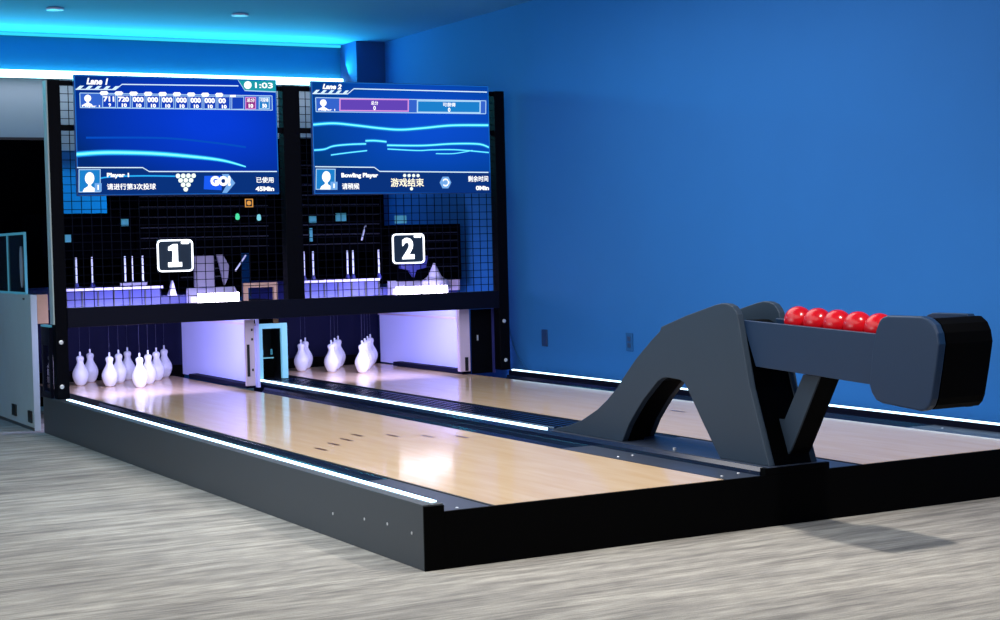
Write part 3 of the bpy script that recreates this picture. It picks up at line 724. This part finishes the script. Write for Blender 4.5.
# ------------------------------------------------------------------ ball return
XN, XF = 1.572, 1.822; PT = .032
OUT = [(1.72, HR), (1.669, .252), (1.56, .272), (1.433, .309), (1.288, .373), (1.20, .425), (1.119, .482), (1.03, .558), (.947, .628), (.823, .715), (.751, .760), (.740, .780),
       (.551, .834), (.333, .886), (.29, .893), (.249, .892), (.215, .882), (.195, .866), (.182, .848), (.105, .546), (-.004, HR), (.33, HR),
       (.445, .386), (.553, .522), (.572, .540), (.606, .552), (.70, .556), (.735, .552), (.775, .535), (.831, .496), (.90, .442), (.956, .388), (1.02, .322), (1.085, HR)]
OUT = [(y+(.034 if z > HR+.004 else .026), z+(.003 if z > .5 else 0)) for y, z in OUT]
OUT_FAR = [(y+(.10 if i >= 28 else 0), z) for i, (y, z) in enumerate(OUT)]
def closed_core(o):   # same outline, lower along the top so that a channel is left between the side plates
    out = []
    for y, z in o:
        if z > .60 and not (y < .206 and z < .86): z = z-.075
        if y < .206 and z > HR+.01: y += .006
        out.append((y, z))
    return out
br = thing('ball_return', 'large dark grey ball return with arched legs standing between the two lanes', 'ball return', ((XN+XF)/2, .5, HR))
bm = bmesh.new(); prism_x(bm, OUT, XN, XN+PT); obj('side_plate', bm, M['ret'], br, .004)
bm = bmesh.new(); prism_x(bm, OUT_FAR, XF-PT, XF); obj('side_plate', bm, M['ret'], br, .004)
bm = bmesh.new(); prism_x(bm, closed_core(OUT), XN+PT+.0005, XN+.12); prism_x(bm, closed_core(OUT_FAR), XN+.1205, XF-PT-.0005); obj('inner_core', bm, M['black'], br)['label'] = 'black filling between the side plates'
# tray running towards the bowlers
SH = .032
def tr(y):  # top edge of the tray
    return .828+(.207-y)/.852*(-.029)
TX0, TX1 = XN+.030, XF-.030
bm = bmesh.new()
box_top = [(y+SH, z) for y, z in [(.190, tr(.19)), (-.66, tr(-.66)), (-.66, .610), (-.586, .608), (.105, .638)]]
prism_x(bm, box_top, TX0, TX0+.018); prism_x(bm, box_top, TX1-.018, TX1)
obj('tray_side', bm, M['tray'], br, .003)
bm = bmesh.new()
FL = .030   # tray floor depth chosen so the balls show half above the rim
prism_x(bm, [(.16, tr(.16)-.050), (-.66, tr(-.66)-.050), (-.66, .612), (-.586, .610), (.10, .640)], TX0+.0185, TX1-.0185)
obj('tray_floor', bm, M['black'], br)
# end bumper
CH = [(y+SH, z) for y, z in [(-.619, .612), (-.640, .740), (-.662, .818), (-.680, .850), (-.700, .865), (-.725, .872), (-.900, .873), (-.935, .865), (-.965, .845), (-.982, .815), (-.989, .776), (-.970, .680), (-.947, .580), (-.935, .555), (-.915, .538), (-.890, .532), (-.690, .546), (-.655, .556), (-.632, .580)]]
EX0, EX1 = XN-.004, XF+.004
bm = bmesh.new(); prism_x(bm, CH, EX0, EX0+.036); obj('end_cheek', bm, M['tray'], br, .008)
FR = range(7, 15)
CHF = [(y+(.031 if i in FR else 0), z) for i, (y, z) in enumerate(CH)]
bm = bmesh.new(); prism_x(bm, CHF, EX1-.036, EX1); obj('end_cheek', bm, M['tray'], br, .006)
bm = bmesh.new(); fr = [CH[i] for i in FR]; prism_x(bm, fr+[(y+.030, z) for y, z in reversed(fr)], EX0+.0365, EX1); obj('front_face', bm, M['black'], br)['label'] = 'black front face of the end bumper'
bm = bmesh.new()
cf = [(y+SH, z) for y, z in [(-.664, .60), (-.667, .80), (-.700, .835), (-.88, .838), (-.915, .83), (-.94, .80), (-.955, .77), (-.938, .68), (-.915, .59), (-.90, .56), (-.88, .548), (-.69, .556), (-.664, .575)]]
prism_x(bm, cf, EX0+.0365, EX1-.0365); obj('end_panel', bm, M['black'], br)['label'] = 'black filling of the end bumper'
# prop leg: a grey flank plate on a black leg
PL = [(-.168, .609), (-.030, .380), (.020, .300), (.060, .255), (.120, .28), (.150, .42), (.058, .420), (-.066, .612)]
bm = bmesh.new(); prism_x(bm, PL, XN+.112, XN+.120); obj('prop_leg_cheek', bm, M['ret'], br)
bm = bmesh.new(); prism_x(bm, PL, XN+.1205, XF-.030); obj('prop_leg', bm, M['black'], br)
# raised base
boxes('base_plate', [(1.550, 1.845, .0, 1.74, HR-.0019, HR+.0005)], M['plate'], br)
bm = bmesh.new(); lathe(bm, [(.008, 0), (.008, .012), (0, .014)], 1.58, .70, HR, 12); obj('sensor', bm, M['screw'], br)

r = .058
for k, yy in enumerate((-.026, -.146, -.266, -.386, -.506)):
    z = tr(yy)-.050+r+.001
    if k == 0:
        bm = bmesh.new(); bmesh.ops.create_uvsphere(bm, u_segments=40, v_segments=24, radius=r)
        bmesh.ops.translate(bm, verts=bm.verts[:], vec=((TX0+TX1)/2, yy, z))
        ball = obj('bowling_ball', bm, M['red'], None, smooth=True, loc=((TX0+TX1)/2, yy, z)); b = ball
    else:
        b = ball.copy(); COL.objects.link(b); b.location = ((TX0+TX1)/2, yy, z)
    b.rotation_euler = (k*.7, k*1.3, 0)
    tag(b, ['glossy red ball in the return tray, nearest the arched hump', 'second glossy red ball from the hump in the return tray', 'middle one of the five glossy red balls in the tray',
            'fourth glossy red ball, second from the end bumper', 'glossy red ball in the tray touching the rounded end bumper side'][k], 'ball', 'red balls in the return tray')

# ------------------------------------------------------------------ left edge of the picture
pc = thing('machine_side_panel', 'pale grey green upright side panel left of the black frame', 'panel', (.03, 6.3, 0))
boxes('panel_board', [(-.03, .012, 5.79, 7.5, 0, .905)], M['cabinet'], pc, .002)
boxes('board_edge', [(.0125, .085, 5.79, 5.82, .712, .905)], M['tan'], pc)['label'] = 'tan wooden edge'
for y0, y1, z0, z1 in ((6.30, 6.41, .06, .14), (5.84, 5.93, .05, .13)):
    boxes('latch', [(-.042, -.03, y0, y1, z0, z1)], M['latch'], pc, .003)
boxes('latch', [(-.034, -.03, 5.96, 6.0, .87, .882)], M['latch'], pc)
boxes('bottom_skirt', [(-.034, -.030, 5.79, 7.5, 0, .02)], M['panel'], pc)
dc = thing('framed_display', 'dark glass box with glowing cyan edges on top of the pale side panel', 'display', (.03, 6.3, .906))
boxes('dark_glass', [(-.015, .0, 5.97, 7.2, .907, 1.322)], M['glass'], dc)
boxes('lit_edge', [(-.022, -.006, 5.955, 5.968, .906, 1.325), (-.022, -.0155, 5.97, 7.2, 1.308, 1.325), (-.022, -.0155, 5.97, 7.2, .906, .920), (-.022, -.0155, 6.47, 6.485, .920, 1.308)], M['cyandim'], dc)
bm = bmesh.new(); prism_x(bm, [(6.07+.035*math.cos(2*PI*k/16), 1.09+.14*math.sin(2*PI*k/16)) for k in range(16)], -.022, -.0155); obj('reflected_mark', bm, M['wall_grey'], dc)
eq = thing('equipment_cabinet', 'tall black equipment cabinet in the dark at the far left', 'cabinet', (-.3, 7.6, 0))
boxes('body', [(-2.2, .56, 7.55, 8.1, 0, 2.05)], M['machine'], eq, .004)
boxes('door_seam', [(-.5, -.49, 7.54, 7.551, .1, 1.9)], M['slat'], eq)
boxes('label_plate', [(.44, .49, 7.54, 7.551, 1.24, 1.36)], M['cyanframe'], eq)
boxes('shelf_edge', [(.30, .52, 7.53, 7.551, 1.19, 1.205)], M['slat'], eq)
boxes('top_edge', [(-2.2, .56, 7.545, 8.1, 2.05, 2.07)], M['slat'], eq)

# ------------------------------------------------------------------ wall fittings
for y, z, lab in ((5.0, .48, 'dark blue wall outlet nearest the black frame'), (3.887, .495, 'blue wall outlet just left of the ball return'), (.812, .64, 'blue wall outlet at the right, above the end bumper side')):
    t = thing('wall_outlet', lab, 'outlet', (WX, y, z), 'outlets on the blue wall')
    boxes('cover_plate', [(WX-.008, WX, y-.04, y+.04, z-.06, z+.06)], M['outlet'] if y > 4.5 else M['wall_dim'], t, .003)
    boxes('socket', [(WX-.0095, WX-.0079, y-.018, y+.018, z+.008, z+.036), (WX-.0095, WX-.0079, y-.018, y+.018, z-.036, z-.008)], M['outlet'], t)
bm = bmesh.new(); tube(bm, [(WX-.006, 5.53, .56), (WX-.006, 5.51, .50), (WX-.006, 5.463, .409), (WX-.006, 5.41, .34), (WX-.006, 5.34, .28), (WX-.006, 5.25, .22), (WX-.006, 5.24, .12), (WX-.006, 5.24, .0)], .005, 8)
tag(obj('power_cable', bm, M['wall_dim'], smooth=True, loc=(WX-.006, 5.24, 0)), 'thin cable hanging down the blue wall beside the right post', 'cable')

# ------------------------------------------------------------------ lights
def area(name, loc, target, sx, sy, power, col, spread=180):
    l = bpy.data.lights.new(name, 'AREA'); l.shape = 'RECTANGLE'; l.size = sx; l.size_y = sy; l.energy = power; l.color = col
    l.spread = math.radians(spread)
    o = bpy.data.objects.new(name, l); COL.objects.link(o); o.location = loc
    d = Vector(target)-Vector(loc); o.rotation_euler = d.to_track_quat('-Z', 'Y').to_euler(); return o
def point(name, loc, power, col, rad=.05):
    l = bpy.data.lights.new(name, 'POINT'); l.energy = power; l.color = col; l.shadow_soft_size = rad
    o = bpy.data.objects.new(name, l); COL.objects.link(o); o.location = loc; return o
area('room_light', (-2.0, -1.5, 2.85), (-2.0, -1.5, 0), 4, 5, 138, (1, .97, .93))
area('lane_fill', (1.3, 2.4, 2.86), (1.3, 2.4, 0), 2.4, 3.4, 88, (1, .95, .90))  # unseen overhead fill added to brighten the lane wood
area('left_fill', (-6.8, 1.0, 1.6), (0, 1.5, .6), 5, 2.2, 130, (.92, .97, 1))  # unseen fill added from the left for the side faces
l = bpy.data.lights.new('spot_lamp', 'SPOT'); l.energy = 280; l.color = (1, .96, .9); l.spot_size = math.radians(95); l.spot_blend = .8; l.shadow_soft_size = .06
o = bpy.data.objects.new('spot_lamp', l); COL.objects.link(o); o.location = (1.62, -1.7, 2.86); o.rotation_euler = (Vector((1.7, .1, .2))-Vector(o.location)).to_track_quat('-Z', 'Y').to_euler()
area('wall_wash', (0.2, 1.5, 2.88), (3.45, 2.2, 1.2), 2.5, 5, 58, (.75, .88, 1))
area('cove_up', (0, 7.80, 2.70), (0, 6.4, 3.6), 7, .12, 80, (.04, .72, .95))
area('cove_down', (0, 8.2, 2.58), (0, 8.3, 1.8), 9, .1, 12, (.9, .9, 1))
for x in (.80, 2.5):
    area('pit_lamp', (x-.08, 5.52, .690), (x-.08, 6.6, .30), .75, .05, 19, (.50, .50, 1))
point('machine_lamp', (1.25, 5.85, 1.06), .25, (.72, .62, 1)); point('machine_lamp', (2.9, 5.80, 1.02), .25, (.72, .62, 1))
point('machine_lamp', (.5, 5.80, 1.1), .25, (.5, .55, 1)); point('machine_lamp', (2.25, 5.80, 1.1), .25, (.5, .55, 1))
point('back_fill', (2.75, 7.3, 1.8), 5, (.2, .55, 1), .2)  # hidden fill added to brighten the blue wall behind the mesh
l = bpy.data.lights.new('cyan_patch_spot', 'SPOT'); l.energy = 110; l.color = (.03, .75, .9); l.spot_size = math.radians(34); l.spot_blend = .3; l.shadow_soft_size = .05  # hidden spot added to make the cyan patch on the back wall
o = bpy.data.objects.new('cyan_patch_spot', l); COL.objects.link(o); o.location = (1.5, 7.3, 1.62); o.rotation_euler = (Vector((.98, 8.33, 1.55))-Vector(o.location)).to_track_quat('-Z', 'Y').to_euler()

w = bpy.data.worlds.new('world'); S.world = w; w.use_nodes = True
w.node_tree.nodes['Background'].inputs[0].default_value = (.35, .5, .8, 1); w.node_tree.nodes['Background'].inputs[1].default_value = .07

# ------------------------------------------------------------------ camera
yaw, pitch, roll, F = .503, -.033, -.0246, 1655.2564
f = Vector((math.sin(yaw)*math.cos(pitch), math.cos(yaw)*math.cos(pitch), math.sin(pitch)))
rr_ = Vector((math.cos(yaw), -math.sin(yaw), 0)); uu = rr_.cross(f)
c, s_ = math.cos(roll), math.sin(roll)
rt = rr_*c+uu*s_; up = -rr_*s_+uu*c
cd = bpy.data.cameras.new('camera'); cam = bpy.data.objects.new('camera', cd); COL.objects.link(cam)
cam.matrix_world = Matrix(((rt.x, up.x, -f.x, -2.5888), (rt.y, up.y, -f.y, -5.3133), (rt.z, up.z, -f.z, 1.1705), (0, 0, 0, 1)))
cd.sensor_width = 36; cd.lens = F/1000*36; cd.shift_y = -.012; cd.clip_start = .05
S.camera = cam
S.view_settings.view_transform = 'Standard'; S.view_settings.look = 'None'; S.view_settings.exposure = 0
